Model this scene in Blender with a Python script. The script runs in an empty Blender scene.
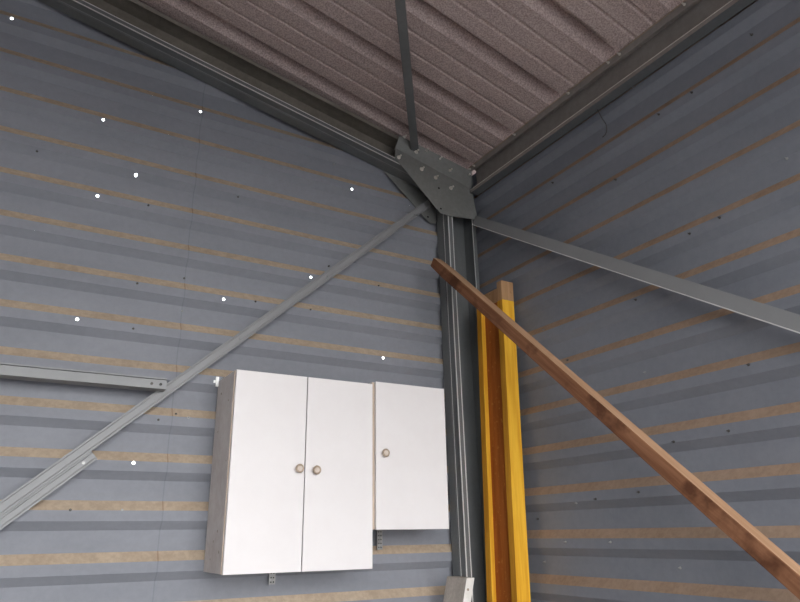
import bpy, bmesh, math, random
from mathutils import Vector, Matrix
random.seed(7)
Z0 = 1.5                      # eye height above the concrete
SL = 0.207                    # roof slope
C = bpy.context.scene.collection

# ---------------------------------------------------------------- materials
def nodes(name):
    m = bpy.data.materials.new(name); m.use_nodes = True
    nt = m.node_tree; b = nt.nodes['Principled BSDF']
    return m, nt, b
def noise(nt, scale, detail=4, rough=.6, sc=(1,1,1)):
    tc = nt.nodes.new('ShaderNodeTexCoord'); mp = nt.nodes.new('ShaderNodeMapping')
    mp.inputs['Scale'].default_value = sc
    n = nt.nodes.new('ShaderNodeTexNoise'); n.inputs['Scale'].default_value = scale
    n.inputs['Detail'].default_value = detail; n.inputs['Roughness'].default_value = rough
    nt.links.new(tc.outputs['Object'], mp.inputs[0]); nt.links.new(mp.outputs[0], n.inputs['Vector'])
    return n.outputs['Fac']
def ramp(nt, fac, stops):
    r = nt.nodes.new('ShaderNodeValToRGB'); e = r.color_ramp.elements
    while len(e) < len(stops): e.new(.5)
    for k, (p, c) in enumerate(stops):
        e[k].position = p; e[k].color = (*c, 1)
    nt.links.new(fac, r.inputs[0]); return r.outputs[0]
def mix(nt, fac, a, b, mode='MIX'):
    m = nt.nodes.new('ShaderNodeMix'); m.data_type = 'RGBA'; m.blend_type = mode
    if isinstance(fac, float): m.inputs[0].default_value = fac
    else: nt.links.new(fac, m.inputs[0])
    for s, v in ((6, a), (7, b)):
        if isinstance(v, tuple): m.inputs[s].default_value = (*v, 1)
        else: nt.links.new(v, m.inputs[s])
    return m.outputs[2]
def bump(nt, b, fac, strength, dist=.002):
    n = nt.nodes.new('ShaderNodeBump'); n.inputs['Strength'].default_value = strength
    n.inputs['Distance'].default_value = dist
    nt.links.new(fac, n.inputs['Height']); nt.links.new(n.outputs[0], b.inputs['Normal'])
def mat(name, c1, c2, scale=6, rough=.6, metal=0., sc=(1,1,1), lo=.35, hi=.65, bmp=0., fine=None, spec=.4):
    m, nt, b = nodes(name)
    col = ramp(nt, noise(nt, scale, 5, .6, sc), [(lo, c1), (hi, c2)])
    if fine:
        f = noise(nt, fine[0], 3, .7); col = mix(nt, fine[1], col, ramp(nt, f, [(.38, (0,0,0)), (.62, (1,1,1))]), 'OVERLAY')
        if bmp: bump(nt, b, f, bmp)
    elif bmp: bump(nt, b, noise(nt, scale*6, 4, .7, sc), bmp)
    nt.links.new(col, b.inputs['Base Color'])
    b.inputs['Roughness'].default_value = rough; b.inputs['Metallic'].default_value = metal
    b.inputs['Specular IOR Level'].default_value = spec
    return m
M = {}
M['clad']  = mat('blue_grey_cladding', (.235,.246,.278), (.27,.281,.315), 2.2, .55, fine=(30,.03), sc=(.6,.6,2), spec=.3)
M['dust']  = mat('dusty_ledge', (.42,.33,.245), (.48,.385,.29), 4, .85, fine=(40,.08), lo=.3, hi=.6, spec=.1)
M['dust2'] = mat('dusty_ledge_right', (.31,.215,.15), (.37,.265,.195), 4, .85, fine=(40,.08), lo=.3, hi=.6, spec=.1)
M['cladR'] = mat('blue_grey_cladding_shaded', (.195,.206,.24), (.23,.241,.275), 2.2, .55, fine=(30,.03), sc=(.6,.6,2), spec=.3)  # clad paint again, with the right wall's shade put into the colour
M['fleece']= mat('speckled_roof_fleece', (.46,.365,.345), (.56,.455,.43), 2.2, .95, fine=(130,.30), bmp=.15, sc=(.5,2,1), spec=.05)
M['steel'] = mat('grey_galvanised_steel', (.165,.175,.18), (.21,.22,.225), 3, .42, .3, fine=(60,.03), sc=(1,1,.4))
M['steelb']= mat('painted_brace_steel', (.275,.28,.285), (.31,.315,.32), 2, .5, .1, fine=(20,.01))
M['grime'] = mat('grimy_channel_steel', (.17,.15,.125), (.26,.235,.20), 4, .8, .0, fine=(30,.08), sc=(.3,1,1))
M['eave']  = mat('dusty_eave_steel', (.30,.27,.25), (.36,.33,.305), 3, .65, .1, fine=(30,.06), sc=(1,.3,1))
M['edge']  = mat('bright_worn_zinc_edge', (.75,.75,.74), (.88,.87,.86), 9, .35, .4, sc=(1,1,.2))
M['plate'] = mat('dull_gusset_steel', (.23,.235,.225), (.27,.272,.26), 4, .5, .25, fine=(40,.05))
M['bolt']  = mat('zinc_bolt', (.75,.72,.66), (.88,.85,.80), 30, .35, .5)
M['hole']  = mat('black_bolt_hole', (.004,.004,.004), (.008,.008,.008), 5, .9)
M['screw'] = mat('dark_screw_tip', (.05,.05,.05), (.14,.13,.12), 40, .5, .4)
M['chip']  = mat('bare_zinc_screw_tip', (.30,.30,.30), (.42,.42,.41), 40, .4, .5)
M['white'] = mat('white_melamine', (.84,.805,.80), (.87,.835,.83), 2, .38, fine=(14,.03), spec=.4)
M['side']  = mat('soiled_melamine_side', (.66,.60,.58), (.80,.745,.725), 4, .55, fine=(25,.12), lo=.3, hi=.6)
M['beige'] = mat('beige_edge_band', (.50,.39,.31), (.60,.48,.39), 12, .6)
M['knob']  = mat('beige_plastic_knob', (.55,.46,.39), (.66,.57,.50), 20, .35)
M['knobr'] = mat('worn_brass_knob_ring', (.34,.26,.19), (.48,.38,.29), 30, .4, .3)
M['conc']  = mat('concrete_floor', (.115,.11,.105), (.15,.144,.138), 1.5, .85, fine=(20,.2), bmp=.2)
M['ground']= mat('pale_gravel_yard', (.185,.175,.165), (.225,.212,.202), 1, .95, fine=(12,.3))
M['board'] = mat('weathered_grey_board', (.47,.425,.38), (.56,.51,.46), 8, .8, fine=(70,.08), sc=(2,2,.25))
M['boardw']= mat('lit_board_edge', (.78,.74,.69), (.88,.84,.79), 14, .75, fine=(70,.06), sc=(2,2,.3))  # same board, the light on its edge put into the colour

def wood(name, a, b_, axis, scale=14, stain=None, rough=.75, spec=.2):
    m, nt, b = nodes(name)
    sc = [3.2,3.2,3.2]; sc[axis] = .18
    g = noise(nt, scale, 6, .65, tuple(sc))
    col = ramp(nt, g, [(.36, a), (.62, b_)])
    if stain:
        s = noise(nt, stain[1], 4, .6)
        k = ramp(nt, s, [(stain[2], (0,0,0)), (stain[2]+.14, (1,1,1))])
        mm = nt.nodes.new('ShaderNodeRGBToBW'); nt.links.new(k, mm.inputs[0])
        col = mix(nt, mm.outputs[0], col, stain[0])
    nt.links.new(col, b.inputs['Base Color']); b.inputs['Roughness'].default_value = rough
    b.inputs['Specular IOR Level'].default_value = spec
    bump(nt, b, g, .35, .002)
    return m
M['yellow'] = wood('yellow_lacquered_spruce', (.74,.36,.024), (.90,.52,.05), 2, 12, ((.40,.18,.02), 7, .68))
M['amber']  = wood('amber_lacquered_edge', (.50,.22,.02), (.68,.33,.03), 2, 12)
M['web']    = wood('russet_beam_web', (.32,.085,.014), (.48,.15,.028), 2, 10, ((.62,.27,.06), 45, .60))
M['raw']    = wood('raw_sawn_wood', (.36,.20,.10), (.50,.30,.16), 2, 16, ((.25,.13,.06), 20, .6))
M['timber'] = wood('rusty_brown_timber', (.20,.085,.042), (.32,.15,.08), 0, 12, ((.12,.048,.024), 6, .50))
M['timtop'] = wood('lit_timber_face', (.38,.22,.125), (.50,.31,.19), 0, 12, ((.36,.19,.10), 8, .62))  # upper face of the same timber, coloured lighter as if lit

# ---------------------------------------------------------------- helpers
def link(o, parent=None):
    C.objects.link(o)
    if parent: o.parent = parent
    return o
def mesh_obj(name, bm, mats, parent=None, smooth=False):
    bmesh.ops.recalc_face_normals(bm, faces=bm.faces[:]) if not getattr(bm, 'keep', None) else None
    me = bpy.data.meshes.new(name); bm.to_mesh(me); bm.free()
    for m in (mats if isinstance(mats, (list, tuple)) else [mats]): me.materials.append(m)
    if smooth:
        for p in me.polygons: p.use_smooth = True
    return link(bpy.data.objects.new(name, me), parent)
def tag(o, label=None, cat=None, group=None, kind=None):
    for k, v in (('label', label), ('category', cat), ('group', group), ('kind', kind)):
        if v: o[k] = v
    return o
def thing(name, loc, label, cat, group=None):
    o = bpy.data.objects.new(name, None); o.location = loc; o.empty_display_size = .05
    C.objects.link(o); tag(o, label, cat, group); return o
def box(bm, lo, hi, mi=0, bev=0.):
    lo, hi = Vector(lo), Vector(hi)
    vs = [bm.verts.new((x,y,z)) for x in (lo.x,hi.x) for y in (lo.y,hi.y) for z in (lo.z,hi.z)]
    F = [(0,1,3,2),(4,6,7,5),(0,4,5,1),(2,3,7,6),(0,2,6,4),(1,5,7,3)]
    fs = [bm.faces.new([vs[i] for i in f]) for f in F]
    for f in fs: f.material_index = mi
    if bev:
        es = list({e for f in fs for e in f.edges})
        bmesh.ops.bevel(bm, geom=es, offset=bev, segments=2, affect='EDGES', profile=.6)
def prism(bm, poly, d, mi=0):
    """poly: 3D points; extruded by vector d"""
    d = Vector(d)
    a = [bm.verts.new(p) for p in poly]; b = [bm.verts.new(Vector(p)+d) for p in poly]
    n = len(poly); fs = [bm.faces.new(a), bm.faces.new(b[::-1])]
    for i in range(n): fs.append(bm.faces.new([a[i], b[i], b[(i+1)%n], a[(i+1)%n]]))
    for f in fs: f.material_index = mi
    return fs
def frame(p0, p1, up):
    """matrix: local x along p0->p1, local z near up"""
    p0, p1, up = Vector(p0), Vector(p1), Vector(up)
    x = (p1-p0).normalized(); z = (up - up.dot(x)*x).normalized(); y = z.cross(x)
    m = Matrix((x, y, z)).transposed().to_4x4(); m.translation = p0
    return m, (p1-p0).length
def section(bm, pts, L, mi=None, x0=0.):
    """open thin section path pts (y,z,...) swept along local x, with solid thickness"""
    pass
def sweep(bm, pts, th, L, mids=None, x0=0.):
    """thin folded sheet: path of (y,z), offset by th to the left, swept from x0 to L along x"""
    n = len(pts); P = [Vector((p[0], p[1])) for p in pts]
    def off(i):
        ds = []
        if i > 0: ds.append((P[i]-P[i-1]).normalized())
        if i < n-1: ds.append((P[i+1]-P[i]).normalized())
        ns = [Vector((-d.y, d.x)) for d in ds]
        s = sum(ns, Vector((0,0))); s = s.normalized()
        return P[i] + s*th/max(.4, s.dot(ns[0]))
    Q = [off(i) for i in range(n)]
    def V(x, p): return bm.verts.new((x, p.x, p.y))
    a0 = [V(x0,p) for p in P]; a1 = [V(L,p) for p in P]; b0 = [V(x0,p) for p in Q]; b1 = [V(L,p) for p in Q]
    for i in range(n-1):
        fs = [bm.faces.new([a0[i],a1[i],a1[i+1],a0[i+1]]), bm.faces.new([b0[i+1],b1[i+1],b1[i],b0[i]]),
              bm.faces.new([a0[i+1],b0[i+1],b0[i],a0[i]]), bm.faces.new([a1[i],b1[i],b1[i+1],a1[i+1]])]
        for f in fs: f.material_index = mids[i] if mids else 0
    for i in (0, n-1):
        f = bm.faces.new([a0[i], b0[i], b1[i], a1[i]]); f.material_index = mids[min(i, n-2)] if mids else 0
def cyl(bm, c, axis, r, h, seg=12, mi=0, r2=None):
    c, axis = Vector(c), Vector(axis).normalized()
    m = Matrix.Translation(c + axis*h/2) @ axis.to_track_quat('Z','Y').to_matrix().to_4x4()
    g = bmesh.ops.create_cone(bm, cap_ends=True, segments=seg, radius1=r, radius2=r if r2 is None else r2, depth=h, matrix=m)
    for v in g['verts']:
        for f in v.link_faces: f.material_index = mi
def lathe(bm, prof, m, seg=24, mis=None):
    rings = []
    for r, h in prof:
        rings.append([bm.verts.new(m @ Vector((r*math.cos(2*math.pi*k/seg), r*math.sin(2*math.pi*k/seg), h))) for k in range(seg)] if r > 1e-6 else [bm.verts.new(m @ Vector((0,0,h)))])
    for i in range(len(rings)-1):
        a, b = rings[i], rings[i+1]
        for k in range(seg):
            if len(a) == 1: vs = [a[0], b[k], b[(k+1)%seg]]
            elif len(b) == 1: vs = [a[k], a[(k+1)%seg], b[0]]
            else: vs = [a[k], a[(k+1)%seg], b[(k+1)%seg], b[k]]
            f = bm.faces.new(vs); f.material_index = mis[i] if mis else 0

# ---------------------------------------------------------------- ribbed cladding
XL, YF = -7.5, -4.9     # extents of the shed
def cladding(u0, u1, brown_top, to3d, holes=(), zmax=4.2, seams=()):
    """sheet swept along u; levels repeat every .2 m; depth w towards the room"""
    bm = bmesh.new()
    prof = []          # (z, w, material of the strip below)
    n = int((zmax - brown_top)/.2) + 1
    zt = brown_top + .2*n
    while zt > -.25:
        prof += [(zt, 0, 1), (zt-.039, .027, 0), (zt-.081, .027, 0), (zt-.116, 0, 0)]
        zt -= .2
    r = .0068
    for i in range(len(prof)-1):
        za, wa, mi = prof[i]; zb, wb, _ = prof[i+1]
        hs = sorted(h for h in holes if zb < h[1] <= za)
        def V(u, t): return bm.verts.new(to3d(u, za+(zb-za)*t, wa+(wb-wa)*t))
        cur = u0
        span = (za-zb); 
        for hu, hz in hs:
            t = (za-hz)/span; rt = min(r/span, .42); t = min(max(t, rt*1.15), 1-rt*1.15)
            f = bm.faces.new([V(cur,0), V(hu-r*1.5,0), V(hu-r*1.5,1), V(cur,1)]); f.material_index = mi
            c8 = [V(hu+r*math.cos(a), t+rt*math.sin(a)) for a in [math.pi*k/4 for k in range(8)]]
            o8 = [V(hu+r*1.5,t), V(hu+r*1.5,1), V(hu,1), V(hu-r*1.5,1), V(hu-r*1.5,t), V(hu-r*1.5,0), V(hu,0), V(hu+r*1.5,0)]
            for k in range(8):
                f = bm.faces.new([o8[k], o8[(k+1)%8], c8[(k+1)%8], c8[k]]); f.material_index = mi
            cur = hu+r*1.5
        f = bm.faces.new([V(cur,0), V(u1,0), V(u1,1), V(cur,1)]); f.material_index = mi
    bmesh.ops.remove_doubles(bm, verts=bm.verts[:], dist=1e-5)
    return bm
HOLES = [(-2.605,2.304),(-2.158,1.893),(-1.712,2.092),(-1.98,1.648),(-2.133,1.49),(-.83,1.869),(-2.138,.892),(-1.515,1.087),(-1.841,.299),(-1.065,1.285),(-.631,.9)]
bm = cladding(XL, 0, 2.345+Z0, lambda u,z,w: Vector((u,-w,z)), [(x, z+Z0) for x,z in HOLES], zmax=5.4)
bmesh.ops.bisect_plane(bm, geom=bm.verts[:]+bm.edges[:]+bm.faces[:], plane_co=(0,0,2.16+Z0), plane_no=(SL,0,1), clear_outer=True)
bmesh.ops.bisect_plane(bm, geom=bm.verts[:]+bm.edges[:]+bm.faces[:], plane_co=(0,0,0), plane_no=(0,0,-1), clear_outer=True)
wl = tag(mesh_obj('wall_left', bm, [M['clad'], M['dust']]), 'blue-grey ribbed steel wall with tan dusty rib ledges, carrying the white cupboards', kind='structure')
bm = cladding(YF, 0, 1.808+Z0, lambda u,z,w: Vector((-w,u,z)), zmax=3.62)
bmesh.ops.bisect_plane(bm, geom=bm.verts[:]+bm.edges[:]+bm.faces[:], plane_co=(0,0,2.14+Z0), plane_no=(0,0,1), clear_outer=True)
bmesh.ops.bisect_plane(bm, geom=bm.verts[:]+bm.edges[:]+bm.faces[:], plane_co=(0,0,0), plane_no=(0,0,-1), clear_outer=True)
wr = tag(mesh_obj('wall_right', bm, [M['cladR'], M['dust2']]), 'blue-grey ribbed steel wall, shade put into its colour, under the straight eave beam', kind='structure')
bm = cladding(YF, 0, 1.8+Z0, lambda u,z,w: Vector((XL+w,u,z)), zmax=5.2)
bmesh.ops.bisect_plane(bm, geom=bm.verts[:]+bm.edges[:]+bm.faces[:], plane_co=(0,0,0), plane_no=(0,0,-1), clear_outer=True)
tag(mesh_obj('wall_back', bm, [M['clad'], M['dust']]), 'far ribbed steel wall out of view', kind='structure')

# lapped sheet edge running up the left wall
bm = cladding(-1.7035, -1.6985, 2.345+Z0, lambda u,z,w: Vector((u,-w-.0015,z)), zmax=5.4)
bmesh.ops.bisect_plane(bm, geom=bm.verts[:]+bm.edges[:]+bm.faces[:], plane_co=(0,0,2.05+Z0), plane_no=(SL,0,1), clear_outer=True)
bmesh.ops.bisect_plane(bm, geom=bm.verts[:]+bm.edges[:]+bm.faces[:], plane_co=(0,0,0), plane_no=(0,0,-1), clear_outer=True)
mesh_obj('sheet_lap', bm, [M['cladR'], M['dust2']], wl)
# screw tips that poke through the sheets, children of their wall
def tip(parent, co, n, m, r=.0036, h=.012):
    b = bmesh.new(); n = Vector(n)
    cyl(b, co, n, r*1.5, .002, 8); cyl(b, Vector(co)+n*.002, n, r, h, 8, r2=r*.35)
    mesh_obj('screw_tip', b, m, parent)
def wdepth(z, top):                        # depth of the profile at level z
    t = (top - z) % .2
    if t < .039: return .027*t/.039
    if t < .081: return .027
    if t < .116: return .027*(1-(t-.081)/.035)
    return 0
SL_ = [(-2.404,1.65),(-1.481,1.656),(-.936,2.016),(-1.909,1.497),(-1.915,1.097),(-1.908,.882),(-1.705,1.17),(-1.699,1.005),(-1.419,.906),(-1.356,1.101),(-1.759,.486),(-1.685,.518),(-1.631,.504),(-.969,.452),(-.657,1.31),(-.953,1.379),(-2.058,.107),(-1.864,.108),(-1.061,1.105)]
for k,(x,z) in enumerate(SL_): tip(wl, (x, -wdepth(z,2.345), z+Z0), (0,-1,0), M['chip'] if k%5==2 else M['screw'])
SR_ = [(-1.943,1.862),(-1.494,1.753),(-1.666,1.758),(-1.387,1.967),(-.807,1.747),(-1.213,1.563),(-1.012,1.601),(-1.965,1.284),(-1.683,1.159),(-1.543,1.147),(-1.232,.956),(-.774,.788),(-.633,.979),(-1.206,.638),(-1.686,.564),(-1.562,.341),(-1.319,.33),(-1.114,.149),(-.66,-.047),(-.931,-.046),(-.748,.121),(-.872,.133),(-.479,-.137),(-1.244,-.139),(-.453,.059)]
for k,(y,z) in enumerate(SR_): tip(wr, (-wdepth(z,1.808), y, z+Z0), (-1,0,0), M['chip'] if k in (3,6,7,12,13,18,19,20,22,23) else M['screw'])

# ---------------------------------------------------------------- roof deck, floor, yard
def roof_deck():
    bm = bmesh.new(); prof = []; p = .39; y = .27; rz = 2.135+Z0
    # per pitch, going towards the camera: light far slope, hidden crest, dark near slope, pan with two stiffeners
    while y > YF-.3:
        prof += [(y,0),(y-.046,.066),(y-.094,.066),(y-.101,0),
                 (y-.180,0),(y-.187,.005),(y-.195,.005),(y-.204,0),
                 (y-.288,0),(y-.295,.005),(y-.303,.005),(y-.312,0)]
        y -= p
    for i in range(len(prof)-1):
        (ya,ha),(yb,hb) = prof[i], prof[i+1]
        f = lambda x, y_, h: bm.verts.new((x, y_ + .045*(x+.1), rz - SL*x + h))
        bm.faces.new([f(.12,ya,ha), f(XL-.2,ya,ha), f(XL-.2,yb,hb), f(.12,yb,hb)])
    bmesh.ops.remove_doubles(bm, verts=bm.verts[:], dist=1e-5)
    return bm
tag(mesh_obj('ceiling', roof_deck(), M['fleece']), 'sloping ribbed roof deck lined with speckled brown fleece', kind='structure')
bm = bmesh.new(); box(bm, (XL-.1,YF,-.15), (.1,.1,0)); tag(mesh_obj('floor', bm, M['conc']), 'concrete floor', kind='structure')
bm = bmesh.new(); box(bm, (-40,-60,-.3), (40,40,-.151)); tag(mesh_obj('ground', bm, M['ground']), 'pale yard outside', kind='structure')
# unseen header and left pier, added to shape the daylight
bm = bmesh.new(); prism(bm, [(XL,YF,3.3),(0,YF,3.3),(0,YF,2.14+Z0),(XL,YF,2.14+Z0-SL*XL)], (0,-.05,0))
prism(bm, [(XL,YF,0),(-4.1,YF,0),(-4.1,YF,3.3),(XL,YF,3.3)], (0,-.05,0))
tag(mesh_obj('wall_front_added', bm, M['clad']), 'added unseen header and left pier shaping the daylight at the open front', kind='structure')

# ---------------------------------------------------------------- steel frame
def place(o, m): o.matrix_world = m
# corner column: lipped channel opening towards the room
col = thing('steel_column', (-.15,-.09,0), 'grey lipped-channel steel column standing in the corner behind the yellow beam', 'column')
col.location.x += .038; COL_LEAN = -.0115
def rel(bm, base):
    for v in bm.verts: v.co -= Vector(base)
    return bm
def vsweep(name, path, th, z0, z1, mats, mids, parent, base):
    bm = bmesh.new(); sweep(bm, path, th, z1, mids, z0)
    # local (x=height, y, z) -> world (y, z, x)
    for v in bm.verts: v.co = Vector((v.co.y, v.co.z, v.co.x))
    bmesh.ops.recalc_face_normals(bm, faces=bm.faces[:])
    return mesh_obj(name, rel(bm, base), mats, parent)
xa, xb, yb_, yf = -.255, -.052, -.034, -.155
path = [(xa+.004,-.151),(xa+.030,-.151)]
vsweep('column_channel', [(xa+.030,yf),(xa,yf),(xa,-.108),(xa+.006,-.101),(xa,-.094),(xa,yb_),
                          (-.165,yb_),(-.160,yb_-.012),(-.125,yb_-.012),(-.120,yb_),
                          (xb,yb_),(xb,yf),(xb-.026,yf)], -.003, 0, 2.10+Z0, [M['steel']], None, col, (-.15,-.09,0))
# worn bright arrises on the column lips
for (x, y, w) in ((xa-.0015,yf-.0015,.0055),(xa+.0265,yf-.0015,.005),(xb-.028,yf-.0015,.004)):
    bm = bmesh.new(); box(bm, (x,y,0), (x+w,y+.004,2.04+Z0), bev=.0008); mesh_obj('worn_edge', rel(bm,(-.15,-.09,0)), M['edge'], col)
bm = bmesh.new(); box(bm, (xa-.0012,-.1095,0), (xa+.001,-.1065,2.03+Z0)); mesh_obj('worn_edge', rel(bm,(-.15,-.09,0)), M['edge'], col)

col.rotation_euler.y = COL_LEAN
# rafter: same channel, running up the slope of the left wall
zr = lambda x: 1.918 + Z0 - SL*x
RH = .186
raf = thing('steel_rafter', (-.45,-.09,zr(-.45)), 'long sloping channel rafter climbing left under the roof along the left wall', 'beam')
def slope_sweep(name, path, th, x0, x1, mats, mids, parent, base):
    bm = bmesh.new(); sweep(bm, path, th, x1, mids, x0)
    for v in bm.verts: v.co = Vector((v.co.x, v.co.y, zr(v.co.x)+v.co.z))
    return mesh_obj(name, rel(bm, base), mats, parent)
rb = raf.location.copy()
slope_sweep('rafter_channel', [(yf,.027),(yf,0),(-.108,0),(-.101,.006),(-.094,0),(-.034,0),(-.034,.07),(-.045,.078),(-.045,.108),(-.034,.116),(-.034,RH),(yf,RH),(yf,RH-.024)],
            .003, XL+.05, -.12, [M['steel'], M['grime']], [0,0,0,0,0,1,1,1,1,1,1,1], raf, rb)
for (y,z,w,h) in ((yf-.0015,-.001,.004,.005),(yf-.0015,.0235,.004,.0045)):
    bm = bmesh.new(); box(bm, (XL+.06,y,z), (-.3,y+w,z+h))
    for v in bm.verts: v.co.z += zr(v.co.x)
    mesh_obj('worn_edge', rel(bm, rb), M['edge'], raf)
bm = bmesh.new(); box(bm, (XL+.06,-.1095,-.0012), (-.3,-.1065,.001))
for v in bm.verts: v.co.z += zr(v.co.x)
mesh_obj('worn_edge', rel(bm, rb), M['steelb'], raf)

# eave beam: channel under the edge of the roof, on the right wall
eb = Vector((-.06,-.17,1.970+Z0))
eav = thing('eave_beam', eb, 'straight channel beam running right along the top of the right wall', 'beam')
bm = bmesh.new()
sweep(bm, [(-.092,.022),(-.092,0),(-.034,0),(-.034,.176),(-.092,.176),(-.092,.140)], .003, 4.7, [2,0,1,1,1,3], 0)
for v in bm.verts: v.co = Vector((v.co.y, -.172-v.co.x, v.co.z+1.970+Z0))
mesh_obj('beam_channel', rel(bm, eb), [M['steel'], M['eave'], M['eave'], M['grime']], eav)  # grime slot meant as shade on the top lip; no face takes it
bm = bmesh.new(); box(bm, (-.0955,YF+.05,1.970+Z0+.172), (-.0945,-.175,1.970+Z0+.178)); mesh_obj('worn_edge', rel(bm, eb), M['dust'], eav)
bm = bmesh.new(); box(bm, (-.0935,YF+.05,1.970+Z0+.019), (-.090,-.175,1.970+Z0+.0235)); mesh_obj('worn_edge', rel(bm, eb), M['bolt'], eav)
for y in (-.19,-.235,-.62,-1.05,-1.32,-1.39,-1.75):
    bm = bmesh.new(); cyl(bm, (-.0955,y,2.128+Z0), (-1,0,0), .007, .005, 6); cyl(bm, (-.1005,y,2.128+Z0), (-1,0,0), .004, .012, 10)
    mesh_obj('bolt', rel(bm, eb), M['bolt'], eav)

# gusset plate that ties rafter, column and eave beam, with its bolts
g0 = Vector((-.3,-.16,1.95+Z0))
gus = thing('gusset_plate', g0, 'bolted polygonal steel plate joining rafter, column and eave beam in the corner', 'plate')
poly = [(-.617,2.136),(-.618,2.069),(-.315,1.786),(-.244,1.783),(-.035,1.806),(-.062,1.934),(-.080,2.010)]
bm = bmesh.new(); prism(bm, [(x,-.163,z+Z0) for x,z in poly], (0,.006,0))
bmesh.ops.bevel(bm, geom=bm.edges[:], offset=.001, segments=1, affect='EDGES')
mesh_obj('plate', rel(bm, g0), M['plate'], gus)
up = [(-.617,-.163,2.136),(-.080,-.163,2.010),(-.088,-.195,2.112),(-.605,-.195,2.205)]
bm = bmesh.new(); prism(bm, [(x,y,z+Z0) for x,y,z in up], (0,.006,0)); mesh_obj('folded_upper_flange', rel(bm, g0), M['plate'], gus)
def bolt(x, y, z):
    bm = bmesh.new(); d = Vector((0,-1,0)); p = Vector((x,y,z))
    cyl(bm, p, d, .0125, .002, 14); cyl(bm, p+d*.002, d, .0095, .008, 6); cyl(bm, p+d*.010, d, .0055, .018, 10)
    mesh_obj('bolt', rel(bm, g0), M['bolt'], gus)
for x,z in [(-.572,2.205),(-.483,2.14),(-.418,2.165),(-.318,2.14),(-.241,2.085),(-.105,2.087)]: bolt(x, -.163-.020*max(0,(z-2.05)/.12), z+Z0)
for x,z in [(-.595,2.078),(-.438,2.044),(-.34,2.014),(-.231,1.972)]: bolt(x, -.163, z+Z0)
for x,z in [(-.319,1.949),(-.310,1.814)]:
    bm = bmesh.new(); cyl(bm, (x,-.1632,z+Z0), (0,-1,0), .006, .0006, 12); mesh_obj('bolt_hole', rel(bm, g0), M['hole'], gus)
# smaller knee plate behind, at the end of the wall brace
k0 = Vector((-.35,-.035,1.9+Z0))
kn = thing('knee_plate', k0, 'small steel plate half hidden behind the large bolted plate', 'plate')
bm = bmesh.new(); prism(bm, [(x,-.033,z+Z0) for x,z in [(-.640,2.062),(-.26,2.02),(-.26,1.787),(-.305,1.776),(-.368,1.828),(-.45,1.90)]], (0,.003,0))
mesh_obj('plate', rel(bm, k0), M['plate'], kn)
bm = bmesh.new(); cyl(bm, (-.318,-.0334,1.815+Z0), (0,-1,0), .006, .0006, 12); mesh_obj('bolt_hole', rel(bm, k0), M['hole'], kn)

# left wall brace with lapped second length
def brace(name, p0, p1, w, label, grp=None, d=.028):
    m, L = frame(p0, p1, (0,-1,0))
    t = thing(name, (0,0,0), label, 'brace', grp); t.matrix_world = m
    bm = bmesh.new(); h = w/2
    # local y across, local z towards the room
    sweep(bm, [(-h+.007,d),(-h,d),(-h,0),(-h+.004,0)][:0] or
              [(-h,.0),(-h,d),(-h+.003,d),(-h+.0035,d-.020),(-h+.0095,d-.020),(-h+.010,d-.003),(h-.010,d-.003),(h-.0095,d-.020),(h-.0035,d-.020),(h-.003,d),(h,d),(h,0)], .0025, L)
    mesh_obj('brace_channel', bm, M['steelb'], t)
    return t, L
b1, L1 = brace('diagonal_brace', (-.322,-.044,1.897+Z0), (-2.72,-.044,-.270+Z0), .041, 'long thin steel brace crossing the left wall diagonally down from the corner plate')
for s in (.16,.9,1.5,1.98,2.4):
    bm = bmesh.new(); cyl(bm, (s,.004,.028), (0,0,1), .006, .004, 10); mesh_obj('rivet', bm, M['steelb'], b1)
d1 = (Vector((-2.72,0,-.277))-Vector((-.322,0,1.893))).normalized()
q = Vector((-.322,0,1.897)) + d1*((2.028-.322)/.741) + Vector((d1.z,0,-d1.x))*(-.0425)*(-1 if d1.z*(-.0395) < 0 else 1) 
b2, L2 = brace('lapped_brace', (q.x,-.031,q.z+Z0), (q.x+d1.x*1.0,-.031,q.z+d1.z*1.0+Z0), .036, 'short steel length lapped along the lower side of the diagonal brace')
for s in (.05,.62):
    bm = bmesh.new(); cyl(bm, (s,.0,.028), (0,0,1), .006, .004, 10); mesh_obj('rivet', bm, M['chip'], b2)
# girt
gt = thing('wall_girt', (-1.76,-.03,.63+Z0), 'horizontal grey steel rail on the left wall ending on the diagonal brace', 'rail')
bm = bmesh.new()
sweep(bm, [(.02,.031),(.02,.031)][:0] or [(-.031,.019),(-.105,.019),(-.105,.013),(-.094,.012),(-.094,.008),(-.105,.007),(-.105,-.029),(-.031,-.029)], .0025, 0, None, -5.2)
mesh_obj('rail_channel', bm, M['steelb'], gt)
for x in (-.025,-.062):
    bm = bmesh.new(); cyl(bm, (x,-.105,-.010), (0,-1,0), .006, .004, 10); mesh_obj('rivet', bm, M['screw'], gt)
# right wall brace (angle)
p0 = Vector((-.085,-.175,1.757+Z0)); p1 = Vector((-.085,-2.9,-.025+Z0))
m, L = frame(p0, p1, (-1,0,0))
br = thing('angle_brace', (0,0,0), 'flat angle-iron brace running down to the right across the right wall', 'brace'); br.matrix_world = m
# local y across: sign so that the outstanding leg is at the lower edge
bm = bmesh.new(); box(bm, (0,0,0), (L,.056,.003)); box(bm, (0,-.003,-.045), (L,0,.003)); mesh_obj('angle_legs', bm, M['steelb'], br)
bm = bmesh.new(); box(bm, (0,-.0035,.0025), (L,.001,.0045)); mesh_obj('worn_edge', bm, M['edge'], br)
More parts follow.
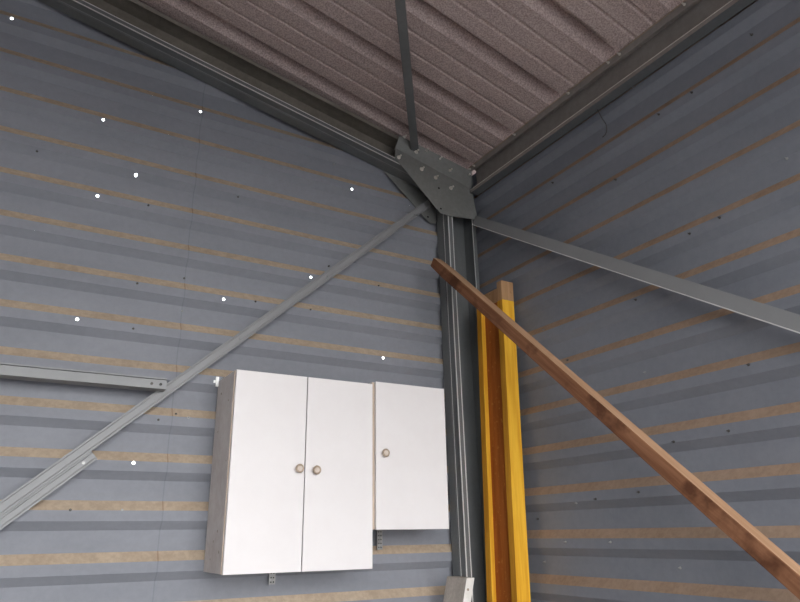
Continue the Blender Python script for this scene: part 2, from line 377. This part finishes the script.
# roof brace
s0 = Vector((-.486,-.172,2.143)); s1 = Vector((-1.097,-1.043,2.270)); dd = (s1-s0)
s1 = s0 + dd*1.5; s0 = s0 - dd*.02
m, L = frame(s0+Vector((0,0,Z0)), s1+Vector((0,0,Z0)), (0,0,-1))
rbx = thing('roof_brace', (0,0,0), 'slim grey angle brace under the roof rising from the corner plate', 'brace'); rbx.matrix_world = m
bm = bmesh.new(); box(bm, (0,-.023,-.003), (L,.023,0)); box(bm, (0,.020,-.04), (L,.023,0)); mesh_obj('angle_legs', bm, M['steel'], rbx)

# loose wire on the right wall
cu = bpy.data.curves.new('wire', 'CURVE'); cu.dimensions = '3D'; cu.bevel_depth = .0022; cu.bevel_resolution = 2
sp = cu.splines.new('BEZIER'); pts = [(-.05,-1.172,1.985),(-.034,-1.185,1.92),(-.030,-1.203,1.86),(-.032,-1.194,1.825),(-.038,-1.178,1.812)]
sp.bezier_points.add(len(pts)-1)
for bp, p in zip(sp.bezier_points, pts):
    bp.co = (p[0],p[1],p[2]+Z0); bp.handle_left_type = bp.handle_right_type = 'AUTO'
cu.materials.append(M['screw'])
w_ = bpy.data.objects.new('wire_tmp', cu); me = bpy.data.meshes.new_from_object(w_); bpy.data.objects.remove(w_)
tag(link(bpy.data.objects.new('loose_wire', me)), 'short loose dark wire hanging below the eave beam on the right wall', 'wire')

# ---------------------------------------------------------------- wall cupboards
def knob(parent, x, z, yface, base):
    bm = bmesh.new()
    m = Matrix.Translation(Vector((x,yface,z))-Vector(base)) @ Vector((0,-1,0)).to_track_quat('Z','Y').to_matrix().to_4x4()
    lathe(bm, [(.011,0),(.009,.008),(.012,.013),(.0185,.017),(.0195,.022),(.0175,.026),(.0145,.0265),(.0115,.0235),(.006,.0225),(0,.0235)], m, 28, [0,0,0,0,1,1,1,0,0])
    return mesh_obj('knob', bm, [M['knob'], M['knobr']], parent, True)
def bracket(parent, x, z0, z1, base, w=.03):
    bm = bmesh.new(); box(bm, (x-w/2,-.036,z0), (x+w/2,-.032,z1)); 
    n = max(2, int((z1-z0)/.022))
    o = mesh_obj('hanging_strap', rel(bm, base), M['chip'], parent)
    k = 0; z = z0+.010
    while z < z1-.004:
        for dx in (-.006,.006):
            b = bmesh.new(); cyl(b, (x+dx,-.0361,z), (0,-1,0), .0032, .0006, 10); mesh_obj('strap_hole', rel(b, base), M['hole'], o)
        z += .018
def cupboard(x0, x1, z0, z1, ndoor, label, knobs):
    base = Vector(((x0+x1)/2, -.03, z0+Z0))
    t = thing('wall_cabinet', base, label, 'cabinet')
    y0, y1 = -.031, -.282; th = .017; a, b = z0+Z0, z1+Z0
    def pan(name, lo, hi, m):
        bm = bmesh.new(); box(bm, lo, hi, bev=.0012); return mesh_obj(name, rel(bm, base), m, t)
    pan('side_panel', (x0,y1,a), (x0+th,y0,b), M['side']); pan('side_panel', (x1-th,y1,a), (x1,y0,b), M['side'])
    pan('top_panel', (x0+th,y1,b-th), (x1-th,y0,b), M['side']); pan('bottom_panel', (x0+th,y1,a), (x1-th,y0,a+th), M['side'])
    pan('back_panel', (x0+th,y0-.004,a+th), (x1-th,y0,b-th), M['side'])
    # front edge band of the carcass
    w = (x1-x0)/ndoor
    for k in range(ndoor):
        g0_ = (.004 if ndoor == 2 else .012) if k == 0 else .0025; g1_ = .0025 if k < ndoor-1 else 0
        da, db = x0+k*w+g0_, x0+(k+1)*w-g1_
        bm = bmesh.new(); box(bm, (da,-.302,a-.002), (db,-.285,b+.001), bev=.0015)
        dpos = rel(bm, base); d = mesh_obj('door', dpos, M['white'], t)
        kx, kz = knobs[k]; knob(d, kx, kz+Z0, -.302, base)
    for f0, f1, aa, bb in ((x0,x0+th,a,b),(x1-th,x1,a,b)):
        bm = bmesh.new(); box(bm, (f0,-.2845,aa), (f1,-.282,bb)); mesh_obj('edge_band', rel(bm, base), M['beige'], t)
    return t, base
t1, c1b = cupboard(-1.511,-.842,-.142,.680,2,'tall white two-door wall cupboard with two round knobs, left of the smaller cupboard', [(-1.208,.272),(-1.128,.268)])
t2, c2b = cupboard(-.836,-.428,.020,.694,1,'smaller white single-door wall cupboard between the tall one and the column', [(-.782,.357)])
bracket(t1, -1.205, -.205+Z0, -.142+Z0, c1b); bracket(t2, -.66, -.072+Z0, .02+Z0, c2b)
bm = bmesh.new(); box(bm, (-1.512-.012,-.040,.655+Z0), (-1.511,-.031,.700+Z0)); box(bm, (-1.512-.022,-.036,.672+Z0),(-1.511,-.031,.684+Z0)); mesh_obj('hanging_tab', rel(bm, c1b), M['edge'], t1)
# small chips in the side panel and door foot
for (y,z,r) in ((-.10,.61,.006),(-.22,.56,.005),(-.09,.44,.004),(-.25,.30,.004),(-.20,.02,.006),(-.15,-.02,.005),(-.24,-.06,.006),(-.12,-.09,.004)):
    bm = bmesh.new(); cyl(bm, (-1.5111,y,z+Z0), (-1,0,0), r, .0005, 7); mesh_obj('chipped_spot', rel(bm, c1b), M['knobr'], t1)

# ---------------------------------------------------------------- yellow formwork beam
def lean_x(z): return -.040 - .022*(1.30 - z)        # x of the wall-side face at height z (rel)
yb0, yb1 = -.212, -.443; fl = .042
zt = 1.30
H = zt + Z0
bx = Vector((lean_x(-Z0)-.04, (yb0+yb1)/2, 0))
ylw = thing('formwork_beam', bx, 'yellow I-section timber beam with russet web leaning upright in the corner', 'beam')
def ypart(name, x0, x1, y0, y1, z0, z1, mats, bev=.002, parent=ylw, side=None):
    bm = bmesh.new(); box(bm, (x0,y0,z0), (x1,y1,z1), bev=bev)
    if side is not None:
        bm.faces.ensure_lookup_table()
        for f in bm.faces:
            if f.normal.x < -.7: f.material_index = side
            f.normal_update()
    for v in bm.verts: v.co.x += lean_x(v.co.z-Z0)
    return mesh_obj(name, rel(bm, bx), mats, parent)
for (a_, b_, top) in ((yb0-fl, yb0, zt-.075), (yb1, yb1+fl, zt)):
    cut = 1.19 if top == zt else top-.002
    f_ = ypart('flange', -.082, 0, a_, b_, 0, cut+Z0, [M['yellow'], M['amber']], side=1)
    if top == zt: ypart('unpainted_end', -.082, 0, a_, b_, cut+Z0, top+Z0, [M['raw']], parent=ylw)
ypart('web', -.056, -.026, yb1+fl-.004, yb0-fl+.004, 0, zt-.10+Z0, [M['web']], bev=.0)
ypart('unpainted_web_end', -.0555, -.0265, yb1+fl-.004, yb0-fl+.004, zt-.10+Z0, zt-.02+Z0, [M['raw']], bev=.001)

# ---------------------------------------------------------------- leaning timber
A = Vector((-.385,-.198,1.44)); B = Vector((-.255,-1.735,-.042))
dv = (B-A).normalized(); A2 = A - dv*.0
t_end = (-1.5+.035 - A.z)/dv.z; B2 = A + dv*t_end
tm, TL = frame(A2+Vector((0,0,Z0)), B2+Vector((0,0,Z0)), (-1,0,0))
bm = bmesh.new(); s = .030
N = 40
box(bm, (0,-s,-.030), (TL,s,.030), bev=.005)
for f in bm.faces: f.normal_update()
bmesh.ops.subdivide_edges(bm, edges=[e for e in bm.edges if e.calc_length() > 1], cuts=30)
for v in bm.verts:
    v.co.y += .002*math.sin(v.co.x*2.1+1) + random.uniform(-.0006,.0006); v.co.z += .002*math.sin(v.co.x*1.3) + random.uniform(-.0006,.0006)
for v in bm.verts:
    if v.co.x < .006: v.co.y *= .87; v.co.z *= .87
for f in bm.faces:
    f.normal_update()
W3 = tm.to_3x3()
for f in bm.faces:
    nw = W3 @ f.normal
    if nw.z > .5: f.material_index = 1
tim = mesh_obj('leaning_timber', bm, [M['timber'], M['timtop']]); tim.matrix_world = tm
tag(tim, 'long rust-brown square timber leaning across the yellow beam, top end against the column', 'timber')

# ---------------------------------------------------------------- pale board at the foot of the column
bd = thing('grey_board', (-.68,-.25,0), 'weathered grey board with an edge coloured as lit leaning at the foot of the column', 'board')
sh = lambda z: -.26*(-.20 - z)
bm = bmesh.new(); box(bm, (-.362,-.336,0), (-.316,-.172,1.3), bev=.002)
for f in bm.faces: f.normal_update()
for f in bm.faces:
    if f.normal.y < -.7: f.material_index = 1
for v in bm.verts:
    v.co.x += sh(v.co.z-Z0)
mesh_obj('plank', rel(bm, (-.68,-.25,0)), [M['board'], M['boardw']], bd)
bm = bmesh.new(); cyl(bm, (-.345+sh(-.25),-.3365,1.25), (0,-1,0), .006, .0006, 9); mesh_obj('knot', rel(bm, (-.68,-.25,0)), M['knobr'], bd)

# ---------------------------------------------------------------- daylight
w = bpy.data.worlds.new('sky'); bpy.context.scene.world = w; w.use_nodes = True
nt = w.node_tree; bg = nt.nodes['Background']
tc = nt.nodes.new('ShaderNodeTexCoord'); sx = nt.nodes.new('ShaderNodeSeparateXYZ'); nt.links.new(tc.outputs['Generated'], sx.inputs[0])
cr = nt.nodes.new('ShaderNodeValToRGB'); nt.links.new(sx.outputs['Z'], cr.inputs[0])
cr.color_ramp.elements[0].color = (1,.985,.965,1); cr.color_ramp.elements[1].color = (.80,.88,1,1)
nt.links.new(cr.outputs[0], bg.inputs['Color']); bg.inputs['Strength'].default_value = 9.3

# ---------------------------------------------------------------- camera
cam = bpy.data.cameras.new('camera'); co = bpy.data.objects.new('camera', cam); C.objects.link(co)
yaw, pitch, roll = .533296, .336807, -.014440
fwd = Vector((math.cos(pitch)*math.sin(yaw), math.cos(pitch)*math.cos(yaw), math.sin(pitch)))
right = Vector((math.cos(yaw), -math.sin(yaw), 0)); upv = right.cross(fwd)
r2 = math.cos(roll)*right + math.sin(roll)*upv; u2 = -math.sin(roll)*right + math.cos(roll)*upv
mm = Matrix((r2, u2, -fwd)).transposed().to_4x4(); mm.translation = Vector((-2.32305,-3.08130,Z0))
co.matrix_world = mm
cam.sensor_width = 36; cam.lens = 664.406*36/800; cam.clip_start = .02; cam.clip_end = 300
sc = bpy.context.scene; sc.camera = co
sc.view_settings.view_transform = 'Standard'; sc.view_settings.look = 'None'
sc.view_settings.gamma = 1; sc.view_settings.use_curve_mapping = False
sc.view_settings.exposure = 0.0
